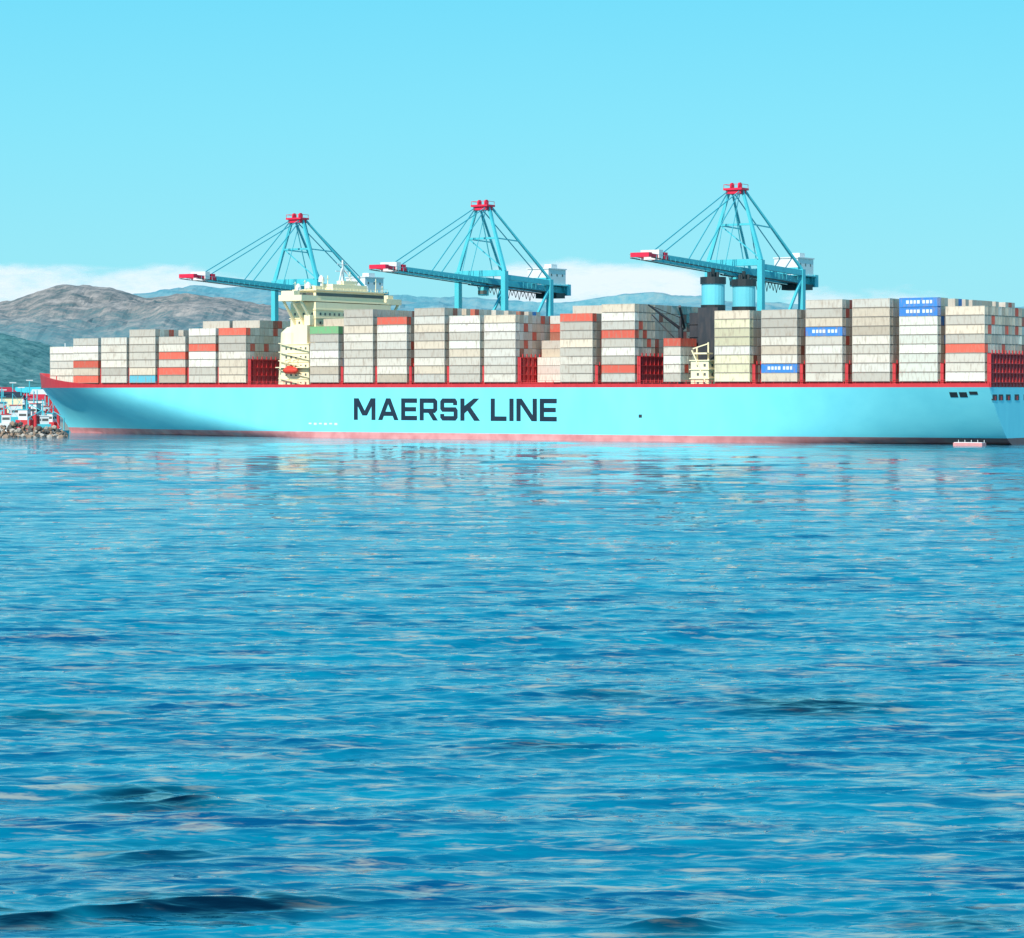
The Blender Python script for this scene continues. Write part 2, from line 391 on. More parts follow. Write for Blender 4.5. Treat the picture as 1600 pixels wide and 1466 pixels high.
def container(s,t,z,col,short=False):
    X,Y=world(s,t)
    o=bpy.data.objects.new('shipping_container',(CM20 if short else CMESH)[col]); COL.objects.link(o)
    o.location=(X,Y,z); o.rotation_euler=(0,0,ROT)
    tag(o,('short ' if short else '')+desc[col]+' steel shipping container stacked on the ship deck','shipping container',GR)
    cnt[0]+=1
stuff=MB(); inner_keys=['grey','greylight','tan','red','blue','white','teal','brown']
inner_w=[36,14,30,9,2,4,1,5]
Z0=18.7
bays=[
 (80,114,541,{1:'greylight'}),
 (114,154,526,{3:'red',5:'red'}),
 (158,198,532,{}),
 (202,243,520,{0:'grey',6:'teal'}),
 (248,290,527,{2:'red',4:'red'}),
 (295,337,512,{2:'red'}),
 (341,385,514,{0:'red'}),
 (485,528,510,{0:'green'}),
 (535,585,489,{}),
 (588,637,497,{0:'red'}),
 (645,697,485,{}),
 (700,752,494,{1:'greylight'}),
 (757,805,491,{}),
 (870,931,489,{0:'red'}),
 (937,995,470,{3:'red',7:'red'}),
 (1110,1178,490,'y'),
 (1185,1250,482,{6:'blue'}),
 (1255,1320,465,{3:'blue'}),
 (1325,1397,471,{}),
 (1400,1470,471,'w'),
 (1475,1541,471,{4:'red'}),
]
rowt=lambda j:28.05-2.55*j
endrows={6:7,12:5,14:6,20:10}
later=[]
def rc(): return random.choices(['grey','greylight','tan','white'],[44,26,25,5])[0]
bridge_s=[]
for bi,(a,bx_,top,pat) in enumerate(bays):
    t=28.05
    for _ in range(12):
        s=(s_of(a,t+1.2)+s_of(bx_,t+1.2))/2
        t=min(28.05,0.4*t+0.6*(bd_z(s+5,ZD)-1.6))
    j0=0 if t>27.9 else int(math.ceil((28.05-t)/2.55-0.3))
    t=rowt(j0); s=(s_of(a,t+1.2)+s_of(bx_,t+1.2))/2
    ty=z_of(top,s,t); n=max(3,round((ty-Z0)/CH))
    bridge_s.append((s,j0,n))
    er=endrows.get(bi,0)
    for j in range(j0,23-j0):
        tt=rowt(j); nn=n
        if j>j0+2: nn=n+(1 if (bi in(6,13,7,5)) else random.choice([0,0,0,-1]))
        if er and j<=er+3 and bi!=6: nn=n
        for k in range(nn):
            ti=n-1-k
            if j==j0:
                if pat=='y': col=random.choice(['yellow','yellow','tan','greylight'])
                elif pat=='w': col='blue' if ti<2 else 'white'
                else: col=pat.get(ti,rc())
                container(s,tt,Z0+k*CH,col)
            else:
                col=random.choices(inner_keys,inner_w)[0]
                if j<=j0+er: later.append((bi,j,s,tt,Z0+k*CH,'grey' if col in('teal','blue') else col))
                else:
                    stuff.box(s-6.09,s+6.09,tt-1.21,tt+1.21,Z0+k*CH,Z0+k*CH+2.63,inner_keys.index(col))
later.sort(key=lambda r:(-r[0],r[1]))
for j in range(4):
    for k in range(5):
        container(105.6,rowt(j),Z0+k*CH,'red' if k==4 or (k==1 and j==1) else ('white' if k==2 else 'grey'),True)
for (bi,j,s,tt,z,col) in later:
    if cnt[0]<300: container(s,tt,z,col)
    else: stuff.box(s-6.09,s+6.09,tt-1.21,tt+1.21,z,z+2.63,inner_keys.index(col))
sg=(s_of(805,29.5)+s_of(870,29.5))/2
for j in range(4,23):
    nn=3 if j<5 else (5 if j<7 else 8)
    for k in range(nn):
        stuff.box(sg-6.09,sg+6.09,rowt(j)-1.21,rowt(j)+1.21,Z0+k*CH,Z0+k*CH+2.63,random.choices(range(8),[30,40,10,6,3,20,2,1])[0])
st=stuff.obj('shipping_containers',[CM[k] for k in inner_keys])
st.location=(SX,SY,0); st.rotation_euler=(0,0,ROT)
tag(st,'dense mass of grey, red and blue steel containers filling the deck','shipping containers'); st['kind']='stuff'

def lash(s,j0,hgt,solid):
    q=MB(); t0=28.9-2.55*j0
    if solid: q.box(s+0.0,s+0.15,-t0,t0,17.05,18.6+hgt,0)
    t=-t0
    while t<=t0+0.01:
        q.box(s-0.35,s-0.1,t-0.15,t+0.15,17.05,18.6+hgt+1.0,0); t+=2.55
    for z in [18.3+i*CH for i in range(int(hgt/CH)+1)]: q.box(s-0.5,s+0.3,-t0,t0,z,z+0.22,0)
    q.box(s-0.6,s+0.6,t0-0.2,t0,17.05,18.6+hgt,0) if solid else q.box(s-0.5,s+0.5,t0-0.35,t0,17.05,18.6+hgt,0)
    q.obj('lashing_bridge',[M['deckred']],ship)
for i,(s,j0,n) in enumerate(bridge_s):
    lash(s-7.35,j0,CH*3 if i in(6,12,14,20) else CH*2,i in(6,12,14,20))
for i,(s,j0,n) in enumerate(bridge_s+[(sg,0,3)]):
    co=MB(); t0=28.6-2.55*j0; co.box(s-6.3,s+6.3,-t0,t0,17.02,18.6,0)
    co.obj('hatch_cover',[M['deckred']],ship)

# ================================================================= CRANES
def crane(s,zsc,label):
    X,Y=world(s,-38); e=empty('gantry_crane',(X,Y,3),ROT,label,'crane','ship-to-shore cranes on the quay')
    e.scale=(1,1,zsc)
    cy=[M['cyan'],M['tipred'],M['dark'],M['white'],M['cable']]
    TP=62.5
    zb=lambda y: 52.6+ (y/67.0)*2.9 if y>0 else 52.6+y/52.0*2.0
    for x in(-10,10):
        for y in(0,-30):
            q=MB(); q.beam((x,y,2.2),(x,y,56 if y==0 else 54),2.0,2.3,0,1.8,2.1)
            q.box(x-1.3,x+1.3,y-1.5,y+1.5,1.6,3.2,0)
            q.obj('leg',cy,e)
            q=MB(); q.box(x-4,x+4,y-0.6,y+0.6,0.9,1.6,0)
            for k in(-3.2,-1.2,1.2,3.2): q.cyl((x+k,y-0.4,0.45),(x+k,y+0.4,0.45),0.45,0.45,12,2)
            q.obj('bogie',cy,e)
    q=MB()
    for x in(-10,10):
        q.beam((x,-1,14),(x,-29,14),1.4,2.0,0); q.beam((x,-1,53.8),(x,-29,52.8),1.3,1.8,0); q.beam((x,-1,16),(x,-29,50),0.8,0.8,0)
    for y in(0,-30): 
        q.beam((-9,y,55.3 if y==0 else 53.6),(9,y,55.3 if y==0 else 53.6),1.8,2.2,0); q.beam((-9,y,14),(9,y,14),1.4,1.6,0)
    q.obj('portal_frame',cy,e)
    q=MB()
    for x in(-2.6,2.6):
        q.beam((x,2,zb(2)),(x,50,zb(50)),0.9,2.0,0,0.9,1.7); q.beam((x,50,zb(50)),(x,TP,zb(TP)),0.9,1.4,1,0.8,0.9)
        q.beam((x*1.5,2,zb(2)-1.2),(x*1.5,TP-1,zb(TP)-0.9),0.9,0.22,2)
        for k in range(20):
            y=3+k*3; q.beam((x*1.75,y,zb(y)-1.1),(x*1.75,y,zb(y)+0.2),0.1,0.1,0)
        q.beam((x*1.75,2,zb(2)+0.2),(x*1.75,TP-1,zb(TP)+0.2),0.1,0.1,0)
    for k in range(13):
        y=4+k*4.6; q.beam((-2.6,y,zb(y)+0.4),(2.6,y,zb(y)+0.4),0.4,0.4,0 if y<50 else 1)
    q.box(-3.4,3.4,54,56.5,zb(55)-1.0,zb(55)+2.1,3); q.box(-3.4,3.4,TP-1.6,TP+0.4,zb(TP)-0.7,zb(TP)+0.7,1)
    q.box(-3.4,3.4,51,53,zb(52)-0.7,zb(52)+1.5,1)
    q.obj('boom',cy,e)
    q=MB()
    for x in(-2.6,2.6):
        q.beam((x,2,zb(0)),(x,-52,zb(-52)),1.0,2.4,0)
        q.beam((x*1.5,2,zb(2)-1.4),(x*1.5,-52,zb(-52)-1.4),1.0,0.3,2)
        q.beam((x*1.9,-20,zb(-20)+1.4),(x*1.9,-52,zb(-52)+1.4),0.12,0.12,0)
        for k in range(12): q.beam((x*1.9,-20-k*2.8,zb(-20)-1.2),(x*1.9,-20-k*2.8,zb(-30)+1.6),0.12,0.12,0)
    for k in range(14):
        y=-2-k*3.8; q.beam((-2.6,y,zb(y)+0.5),(2.6,y,zb(y)+0.5),0.5,0.5,0)
    q.box(-5,5,-52.6,-50,zb(-52)-1.8,zb(-52)+2.4,0)
    q.box(-4.6,4.6,-49,-43,zb(-45)-3.2,zb(-45)-1.3,2)
    for k in range(16):
        y=-4-k*2.4; q.beam((4.4,y,zb(y)-1.4),(4.4,y-1.2,zb(y)-3.4-0.6*(k%3)),0.16,0.16,2); q.beam((4.4,y-1.2,zb(y)-3.4-0.6*(k%3)),(4.4,y-2.4,zb(y)-1.4),0.16,0.16,2)
    q.obj('girder',cy,e)
    q=MB()
    ap=79.6
    for x in(-1,1):
        q.beam((x*10,0,56),(x*2.4,-1,ap),1.15,1.2,0,0.8,0.8)
        q.beam((x*10,-30,54),(x*2.4,-2.5,ap),0.8,0.8,0,0.6,0.6)
        q.beam((x*6.1,-0.5,68),(x*6.0,-15.5,67.5),0.4,0.4,0)
    q.beam((-6.2,-0.5,68),(6.2,-0.5,68),0.7,0.7,0); q.beam((-9.6,-0.2,56.5),(5.8,-0.5,68),0.35,0.35,0)
    q.obj('apex_frame',cy,e)
    q=MB(); q.box(-3.5,3.5,-3.6,1.6,ap-0.2,ap+0.5,0); q.box(-2.8,2.8,-3.0,1.0,ap-1.4,ap-0.2,0)
    for x in(-3.3,3.3):
        q.beam((x,1.5,ap+0.5),(x,1.5,ap+1.7),0.12,0.12,0); q.beam((x,-3.4,ap+0.5),(x,-3.4,ap+1.7),0.12,0.12,0); q.beam((x,-3.4,ap+1.7),(x,1.5,ap+1.7),0.14,0.14,0)
    q.beam((-3.3,1.5,ap+1.7),(3.3,1.5,ap+1.7),0.14,0.14,0)
    for x in(-1.5,1.5): q.cyl((x-0.3,-1,ap+1.3),(x+0.3,-1,ap+1.3),1.1,1.1,14,0)
    q.obj('sheave_platform',[M['tipred']],e)
    q=MB()
    for x in(-2.3,2.3):
        for y in(28,53): q.beam((x,-0.5,ap),(x,y,zb(y)+1),0.28,0.28,0)
        q.beam((x,-2.5,ap),(x,-48,zb(-48)+1.2),0.28,0.28,0); q.beam((x,0,ap),(x*0.8,10,zb(10)+1),0.2,0.2,0)
        q.beam((x,-2.5,ap),(x*1.1,-12,zb(-12)+1.2),0.28,0.28,0)
    q.obj('stay_cable',[M['cable']],e)
    q=MB(); q.box(-4.6,4.6,-49.5,-37.5,zb(-43)+1.6,zb(-43)+7.4,0); q.box(-4.9,4.9,-49.8,-37.2,zb(-43)+7.4,zb(-43)+7.8,0)
    for k in range(3): q.box(-4.64,4.64,-47.6+k*3.8,-46.8+k*3.8,zb(-43)+4.8,zb(-43)+5.7,1)
    q.box(-3,0,-46,-42,zb(-43)+7.8,zb(-43)+9.4,0); q.box(-5.6,5.6,-50.4,-36.5,zb(-43)+1.3,zb(-43)+1.6,2)
    q.obj('machinery_house',[M['white'],M['glass'],M['cyan']],e)
    q=MB(); yy=-9; q.box(-3,3,yy-3,yy+3,zb(yy)-2.0,zb(yy)-1.3,1); q.box(0.8,3.4,yy+3,yy+6,zb(yy)-4.7,zb(yy)-1.6,0); q.box(0.75,3.45,yy+4.4,yy+6.05,zb(yy)-4.2,zb(yy)-2.9,1)
    q.obj('operator_cab',[M['cyan'],M['glass']],e)
    q=MB()
    for k in range(9):
        z=4+k*5.5; sgn=1 if k%2 else -1
        q.beam((11.6,-30-2*sgn,z),(11.6,-30+2*sgn,z+5.5),0.7,0.3,0)
    q.obj('stairway',[M['cyan']],e)
    return e
crane(306.7,0.972,'cyan gantry crane with red top, boom over the ship bow stacks')
crane(222.6,0.992,'cyan gantry crane with red top, boom reaching over midship stacks')
crane(119.9,1.012,'tall cyan gantry crane with white machinery house beside the funnels')

# ================================================================= GROUND / QUAY
q=MB()
q.box(-2500,5000,-9000,-34,-6,3,0)
m,n,b=nt('quay_concrete')
tc=n.nodes.new('ShaderNodeTexCoord'); no=n.nodes.new('ShaderNodeTexNoise'); no.inputs['Scale'].default_value=0.05; no.inputs['Detail'].default_value=10
n.links.new(tc.outputs['Object'],no.inputs['Vector']); ra=n.nodes.new('ShaderNodeValToRGB')
ra.color_ramp.elements[0].color=(0.12,0.17,0.17,1); ra.color_ramp.elements[1].color=(0.28,0.30,0.28,1); n.links.new(no.outputs[0],ra.inputs[0]); n.links.new(ra.outputs[0],b.inputs['Base Color']); b.inputs['Roughness'].default_value=0.9
g=q.obj('ground',[m]); g.location=(SX,SY,0); g.rotation_euler=(0,0,ROT); g['kind']='structure'

# ================================================================= HILLS
def hill_mat(name,c1,c2,c3,sc,low=None,zl=0,zh=1):
    m,n,b=nt(name); tc=n.nodes.new('ShaderNodeTexCoord')
    no=n.nodes.new('ShaderNodeTexNoise'); no.inputs['Scale'].default_value=sc; no.inputs['Detail'].default_value=14; no.inputs['Roughness'].default_value=0.8
    n.links.new(tc.outputs['Object'],no.inputs['Vector']); ra=n.nodes.new('ShaderNodeValToRGB'); e=ra.color_ramp.elements
    e[0].position=0.42; e[0].color=(*c1,1); e[1].position=0.60; e[1].color=(*c3,1); k=ra.color_ramp.elements.new(0.5); k.color=(*c2,1)
    n.links.new(no.outputs[0],ra.inputs[0]); last=ra.outputs[0]
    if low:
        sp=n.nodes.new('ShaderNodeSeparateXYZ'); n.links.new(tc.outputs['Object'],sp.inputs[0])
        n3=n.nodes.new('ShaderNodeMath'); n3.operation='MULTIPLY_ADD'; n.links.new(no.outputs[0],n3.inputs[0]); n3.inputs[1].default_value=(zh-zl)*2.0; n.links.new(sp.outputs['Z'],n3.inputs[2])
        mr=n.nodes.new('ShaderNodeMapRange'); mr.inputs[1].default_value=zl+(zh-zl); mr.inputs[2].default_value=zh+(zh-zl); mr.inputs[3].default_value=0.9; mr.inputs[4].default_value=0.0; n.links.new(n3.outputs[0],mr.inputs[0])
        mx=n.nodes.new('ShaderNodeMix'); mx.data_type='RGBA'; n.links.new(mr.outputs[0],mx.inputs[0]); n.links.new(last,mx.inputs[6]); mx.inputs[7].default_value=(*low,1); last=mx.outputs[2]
    n.links.new(last,b.inputs['Base Color']); b.inputs['Roughness'].default_value=1.0; b.inputs['Specular IOR Level'].default_value=0.1
    return m
def hills(prof,Yr,Y0,Y1,mat,seed,amp=0.35,ncol=560,nrow=90,t0=-0.36,t1=0.36,ncell=900.0,rough=0.035):
    px=np.array([p[0] for p in prof],float); py=np.array([p[1] for p in prof],float)
    V=[];Fc=[]
    for r in range(nrow):
        Y=Y0+(Y1-Y0)*r/(nrow-1)
        if Y<=Yr: g=(Y-Y0)/(Yr-Y0); g=g**1.15
        else: g=1-((Y-Yr)/(Y1-Yr))**1.3
        for c in range(ncol):
            tn=t0+(t1-t0)*c/(ncol-1)
            p=800+F*tn; yy=np.interp(p,px,py); X=tn*Y*0.5+tn*Yr*0.5
            hz=max(4.0,H+(YH-yy)/F*Yr)
            n1=mnoise.fractal(Vector((X/ncell,Y/ncell,seed)),0.8,2.1,8)
            n2=mnoise.ridged_multi_fractal(Vector((X/ncell*1.5,Y/ncell*0.9,seed+5)),0.8,2.2,8,1.0,2.0)
            n4=mnoise.fractal(Vector((X/ncell*9,Y/ncell*9,seed)),0.6,2.1,5)
            z=hz*g*(1+amp*(0.6*n1+0.4*(n2-1.4))*(1 if g<0.97 else 0.3)*(1-0.6*g))+hz*rough*(n1+0.5*n4)
            V.append((X,Y,max(z,-2)+1.0))
    for r in range(nrow-1):
        for c in range(ncol-1):
            a=r*ncol+c; Fc.append((a,a+1,a+ncol+1,a+ncol))
    me=bpy.data.meshes.new('hills'); me.from_pydata(V,[],Fc); me.materials.append(mat)
    o=mkobj('hills',me); o['kind']='structure'; return o
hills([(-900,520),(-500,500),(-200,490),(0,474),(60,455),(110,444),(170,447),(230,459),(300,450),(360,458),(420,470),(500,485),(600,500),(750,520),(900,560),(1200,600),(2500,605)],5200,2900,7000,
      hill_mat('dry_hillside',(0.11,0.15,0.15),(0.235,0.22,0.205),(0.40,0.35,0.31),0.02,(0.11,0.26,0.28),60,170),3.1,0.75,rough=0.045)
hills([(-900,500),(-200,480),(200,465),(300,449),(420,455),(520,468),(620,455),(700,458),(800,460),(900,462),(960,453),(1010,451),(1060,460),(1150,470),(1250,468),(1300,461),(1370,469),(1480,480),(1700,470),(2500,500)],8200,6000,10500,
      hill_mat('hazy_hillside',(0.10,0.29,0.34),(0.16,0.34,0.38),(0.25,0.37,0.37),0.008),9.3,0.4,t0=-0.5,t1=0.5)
hills([(-900,480),(-300,500),(-60,508),(0,520),(60,534),(130,556),(220,575),(350,585),(500,600),(2500,606)],2700,1900,3400,
      hill_mat('green_hillside',(0.04,0.13,0.13),(0.08,0.21,0.21),(0.15,0.27,0.25),0.05),14.7,0.5,ncell=350.,rough=0.06)

# ================================================================= CLOUDS
m=bpy.data.materials.new('cloud_vapour'); m.use_nodes=True; n=m.node_tree; n.nodes.clear()
out=n.nodes.new('ShaderNodeOutputMaterial'); tr=n.nodes.new('ShaderNodeBsdfTransparent'); di=n.nodes.new('ShaderNodeBsdfDiffuse'); tl=n.nodes.new('ShaderNodeBsdfTranslucent')
di.inputs[0].default_value=(0.80,0.70,0.70,1); tl.inputs[0].default_value=(0.95,0.9,0.9,1)
mx0=n.nodes.new('ShaderNodeMixShader'); mx0.inputs[0].default_value=0.1; n.links.new(di.outputs[0],mx0.inputs[1]); n.links.new(tl.outputs[0],mx0.inputs[2])
at=n.nodes.new('ShaderNodeAttribute'); at.attribute_name='cloud_mass'
tc=n.nodes.new('ShaderNodeTexCoord'); mp=n.nodes.new('ShaderNodeMapping'); mp.inputs['Scale'].default_value=(0.0035,0.0035,0.012); n.links.new(tc.outputs['Object'],mp.inputs[0])
no=n.nodes.new('ShaderNodeTexNoise'); no.inputs['Scale'].default_value=1.0; no.inputs['Detail'].default_value=9; no.inputs['Roughness'].default_value=0.58; n.links.new(mp.outputs[0],no.inputs['Vector'])
n5=n.nodes.new('ShaderNodeMath'); n5.operation='MULTIPLY_ADD'; n5.inputs[1].default_value=1.7; n5.inputs[2].default_value=-0.35; n.links.new(no.outputs[0],n5.inputs[0])
ad=n.nodes.new('ShaderNodeMath'); ad.operation='ADD'; n.links.new(at.outputs['Fac'],ad.inputs[0]); n.links.new(n5.outputs[0],ad.inputs[1])
mr=n.nodes.new('ShaderNodeMapRange'); mr.interpolation_type='SMOOTHSTEP'; mr.inputs[1].default_value=0.55; mr.inputs[2].default_value=1.45; mr.inputs[4].default_value=0.88; n.links.new(ad.outputs[0],mr.inputs[0])
mx1=n.nodes.new('ShaderNodeMixShader'); n.links.new(mr.outputs[0],mx1.inputs[0]); n.links.new(tr.outputs[0],mx1.inputs[1]); n.links.new(mx0.outputs[0],mx1.inputs[2]); n.links.new(mx1.outputs[0],out.inputs[0])
cm_=m
def cloud(cps,label,Yc,peak):
    px=np.array([c[0] for c in cps],float); py=np.array([c[1] for c in cps],float)
    nx,nz_=160,24; V=[];Fc=[];D=[]
    for i in range(nx):
        p=px[0]+(px[-1]-px[0])*i/(nx-1); ty=float(np.interp(p,px,py)); tn=(p-800)/F
        ed=min(1,min(i,nx-1-i)/(nx*0.25)); ed=ed*ed*(3-2*ed)
        for k in range(nz_):
            v=k/(nz_-1); y=505+(ty-18-505)*v
            V.append((tn*Yc,Yc,H+(YH-y)/F*Yc)); top=(y-ty)/36.0
            h_=max(0.0,min(1.0,0.45+top)); h_=h_*h_*(3-2*h_)
            if k==nz_-1: h_=-0.3
            D.append(float((peak*h_-0.12)*ed-0.45*(1-ed)))
    for i in range(nx-1):
        for k in range(nz_-1):
            a=i*nz_+k; Fc.append((a,a+nz_,a+nz_+1,a+1))
    me=bpy.data.meshes.new('cloud_bank'); me.from_pydata(V,[],Fc); me.materials.append(cm_)
    at_=me.attributes.new('cloud_mass','FLOAT','POINT'); at_.data.foreach_set('value',D)
    me.polygons.foreach_set('use_smooth',[True]*len(me.polygons))
    o=mkobj('cloud_bank',me); tag(o,label,'cloud'); o['kind']='stuff'
cloud([(-500,430),(-200,420),(0,412),(60,408),(120,412),(200,422),(290,414),(400,428),(520,440)],'low white cloud bank lying along the hilltops',11800,0.95)
cloud([(700,430),(800,412),(860,406),(950,410),(1010,414),(1080,425),(1180,440)],'soft white cloud puffs above the hazy hills',11900,1.05)
cloud([(1180,462),(1290,450),(1380,455),(1480,466),(1560,470)],'thin pale cloud strip above distant hills',12100,0.7)

# ================================================================= BREAKWATER, BOATS, SHEDS
q=MB()
for i in range(460):
    u=random.random(); px=-60+u*165
    Yc=random.uniform(885,906); X=(px-800)/F*Yc; r=random.uniform(0.4,1.25)
    ztop=4.6*(1-abs((Yc-897)/11))*(0.4+0.6*min(1,(105-px)/30))
    c=Vector((X,Yc,random.uniform(-0.3,max(0.1,ztop))))
    i0=len(q.v)
    g_=[(0,0,1),(0,0,-1)]+[(math.cos(a*1.257+u),math.sin(a*1.257+u),0.45) for a in range(5)]+[(math.cos(a*1.257+.6+u),math.sin(a*1.257+.6+u),-0.45) for a in range(5)]
    for p in g_:
        q.v.append(tuple(c+Vector(p)*r*random.uniform(0.7,1.15)))
    mi=random.choice([0,1,1,2])
    for a in range(5):
        b2=(a+1)%5
        q.f+=[(i0,i0+2+a,i0+2+b2),(i0+2+a,i0+7+a,i0+2+b2),(i0+2+b2,i0+7+a,i0+7+b2),(i0+1,i0+7+b2,i0+7+a)]; q.m+=[mi]*4
rk=q.obj('breakwater_rocks',[paint('pale_rock',(0.55,0.48,0.40),0.3,0.9,0.3),paint('dark_rock',(0.10,0.10,0.09),0.3,0.9,0.3),paint('brown_rock',(0.38,0.26,0.18),0.3,0.9,0.3)])
tag(rk,'rough pale and dark boulders of a low breakwater','rocks'); rk['kind']='stuff'

def boat(L,W,hullmat,label,loc,rot,mastH,cab,cabmat):
    e=empty('workboat',loc,rot,label,'boat','small boats behind the breakwater')
    q=MB(); st_=[(-0.5,0.8,1.5,0),(-0.3,0.95,1.4,0),(0,1,1.4,0),(0.25,0.85,1.8,0),(0.4,0.5,2.3,0.02),(0.5,0.03,2.9,0.05)]
    for (u,w,h,sh) in st_:
        q.v+=[(u*L,-w*W/2,h),(u*L*(1-sh),-w*W/2*0.75,-0.4),(u*L*(1-sh),w*W/2*0.75,-0.4),(u*L,w*W/2,h)]
    for i in range(len(st_)-1):
        a=i*4
        q.f+=[(a,a+4,a+5,a+1),(a+1,a+5,a+6,a+2),(a+2,a+6,a+7,a+3),(a,a+3,a+7,a+4)]; q.m+=[0,0,0,1]
    q.f+=[(0,1,2,3),(20,23,22,21)]; q.m+=[0,0]
    q.obj('hull',[hullmat,M['white']],e)
    q=MB(); q.box(-0.15*L,0.18*L,-W*0.32,W*0.32,1.25,cab*0.6,2); q.box(-0.08*L,0.13*L,-W*0.26,W*0.26,cab*0.6,cab,0); q.box(-0.1*L,0.15*L,-W*0.3,W*0.3,cab,cab+0.25,1)
    ck=q.obj('cabin',[M['white'],hullmat,cabmat],e)
    q=MB(); z0=cab*0.75; q.box(-0.082*L,0.132*L,-W*0.22,W*0.22,z0,z0+0.9); q.box(-0.06*L,0.11*L,-W*0.263,W*0.263,z0,z0+0.9); q.obj('window',[M['glass']],ck)
    q=MB(); q.beam((-0.03*L,0,cab),(-0.03*L,0,mastH),0.4,0.4,0,0.2,0.2); q.beam((-0.03*L,-1.6,mastH*0.8),(-0.03*L,1.6,mastH*0.8),0.2,0.2)
    q.beam((-0.03*L,0,mastH*0.7),(-0.42*L,0,mastH*0.5),0.22,0.22); q.beam((-0.42*L,0,1.2),(-0.42*L,0,mastH*0.5),0.3,0.3); q.beam((-0.03*L,0,mastH),(0.48*L,0,2.6),0.1,0.1)
    q.obj('mast',[M['cyan']],e)
    q=MB(); q.cyl((-0.22*L,0,1.2),(-0.22*L,0,cab*0.9),0.6,0.5,10,0); q.obj('exhaust_stack',[M['red']],e)
    for k in range(5):
        q=MB(); q.cyl((-0.4*L+k*0.18*L,-W*0.5,0.9),(-0.4*L+k*0.18*L+0.5,-W*0.5,0.9),0.45,0.45,10); q.obj('fender',[M['dark']],e)
for(px,Y,L,W,hmn,lab,r,mh,cab,cmn) in[(8,915,15,5.5,'red','white and red workboat moored behind boulder breakwater',0.15,13,7.5,'white'),
  (40,935,17,6,'cyan','cyan-hulled workboat with red lower cabin moored behind boulders',2.9,16.5,9,'red'),
  (68,912,13,5,'white','small white workboat with thin mast behind breakwater',0.4,13,7,'cyan'),
  (22,955,18,6,'orange','orange-red workboat with tall cabin near the breakwater',0.3,15,10.5,'cyan'),
  (82,945,12,5,'cyan','small cyan workboat close to the ship bow',2.7,12,7.5,'red'),
  (54,965,16,6,'red','red-hulled workboat with tall cabin behind other boats',1.2,16,11,'red'),
  (2,975,17,6,'cyan','cyan workboat with tall white cabin behind other boats',2.2,17,11.5,'cyan'),
  (70,975,14,5,'orange','orange-red workboat near the big ship bow',2.0,14,10,'orange'),
  (-30,918,15,5,'cyan','cyan and white workboat moored along the breakwater',0.1,14,7,'white')]:
    boat(L,W,M[hmn],lab,((px-800)/F*Y,Y,0),r,mh,cab,M[cmn])
for(px,Y,hw,hd,hh,wm,rm,r) in[(-20,1090,9,6,8,'white','red',0.5),(14,1080,5,5,10,'cream','casing',0.3),(34,1100,6,5,7,'cyan','white',0.7),(54,1085,4,4,9,'white','red',0.2),(70,1120,5,5,11,'deckred','white',0.4),(2,1130,5,4,12,'cyan','red',0.9),(44,1140,5,4,12,'red','cyan',0.1)]:
    e=empty('harbour_shed',((px-800)/F*Y,Y,3),r,'small pitched-roof harbour shed standing on the quay','building','small sheds on the quay')
    q=MB(); q.box(-hw,hw,-hd,hd,0,hh); q.obj('wall',[M[wm]],e)
    q=MB(); a,b2=hw+.5,hd+.5; q.v+=[(-a,-b2,hh),(a,-b2,hh),(a,0,hh+2.4),(-a,0,hh+2.4),(-a,b2,hh),(a,b2,hh)]
    q.f+=[(0,1,2,3),(3,2,5,4),(0,3,4),(1,5,2),(0,4,5,1)]; q.m+=[0]*5
    q.obj('roof',[M[rm]],e)
    q=MB(); q.box(-2,1.5,-hd-.08,-hd+.1,0,3.6); q.obj('door',[M['casing']],e)
for px,Y,hh in((5,1075,13),(20,1090,16),(33,1078,14),(46,1084,17),(58,1072,13),(76,1076,12)):
    e=empty('lamp_mast',((px-800)/F*Y,Y,3),0.3,'tall cyan-grey lighting mast standing on the quay','lamp post','lighting masts on the quay')
    q=MB(); q.cyl((0,0,0),(0,0,hh),0.3,0.2,8,0); q.obj('pole',[M['cyan']],e)
    q=MB(); q.box(-1.4,1.4,-0.3,0.3,hh,hh+.4,0); q.obj('lamp',[M['white']],e)
X=(1515-800)/F*752; Y=752
e=empty('pontoon',(X,Y,0),ROT,'small pink-red floating pontoon beside the ship stern','pontoon')
q=MB(); q.box(-4.5,4.5,-1.5,1.5,-0.3,0.9); q.obj('float',[paint('faded_red_paint',(0.75,0.32,0.32),0.2,0.6,0.2)],e)
q=MB(); q.box(-4.3,4.3,-1.3,1.3,0.9,1.05)
for x in(-4,-2,0,2,4): q.box(x-0.06,x+0.06,-1.3,-1.2,1.0,1.7)
q.obj('deck',[M['white']],e)

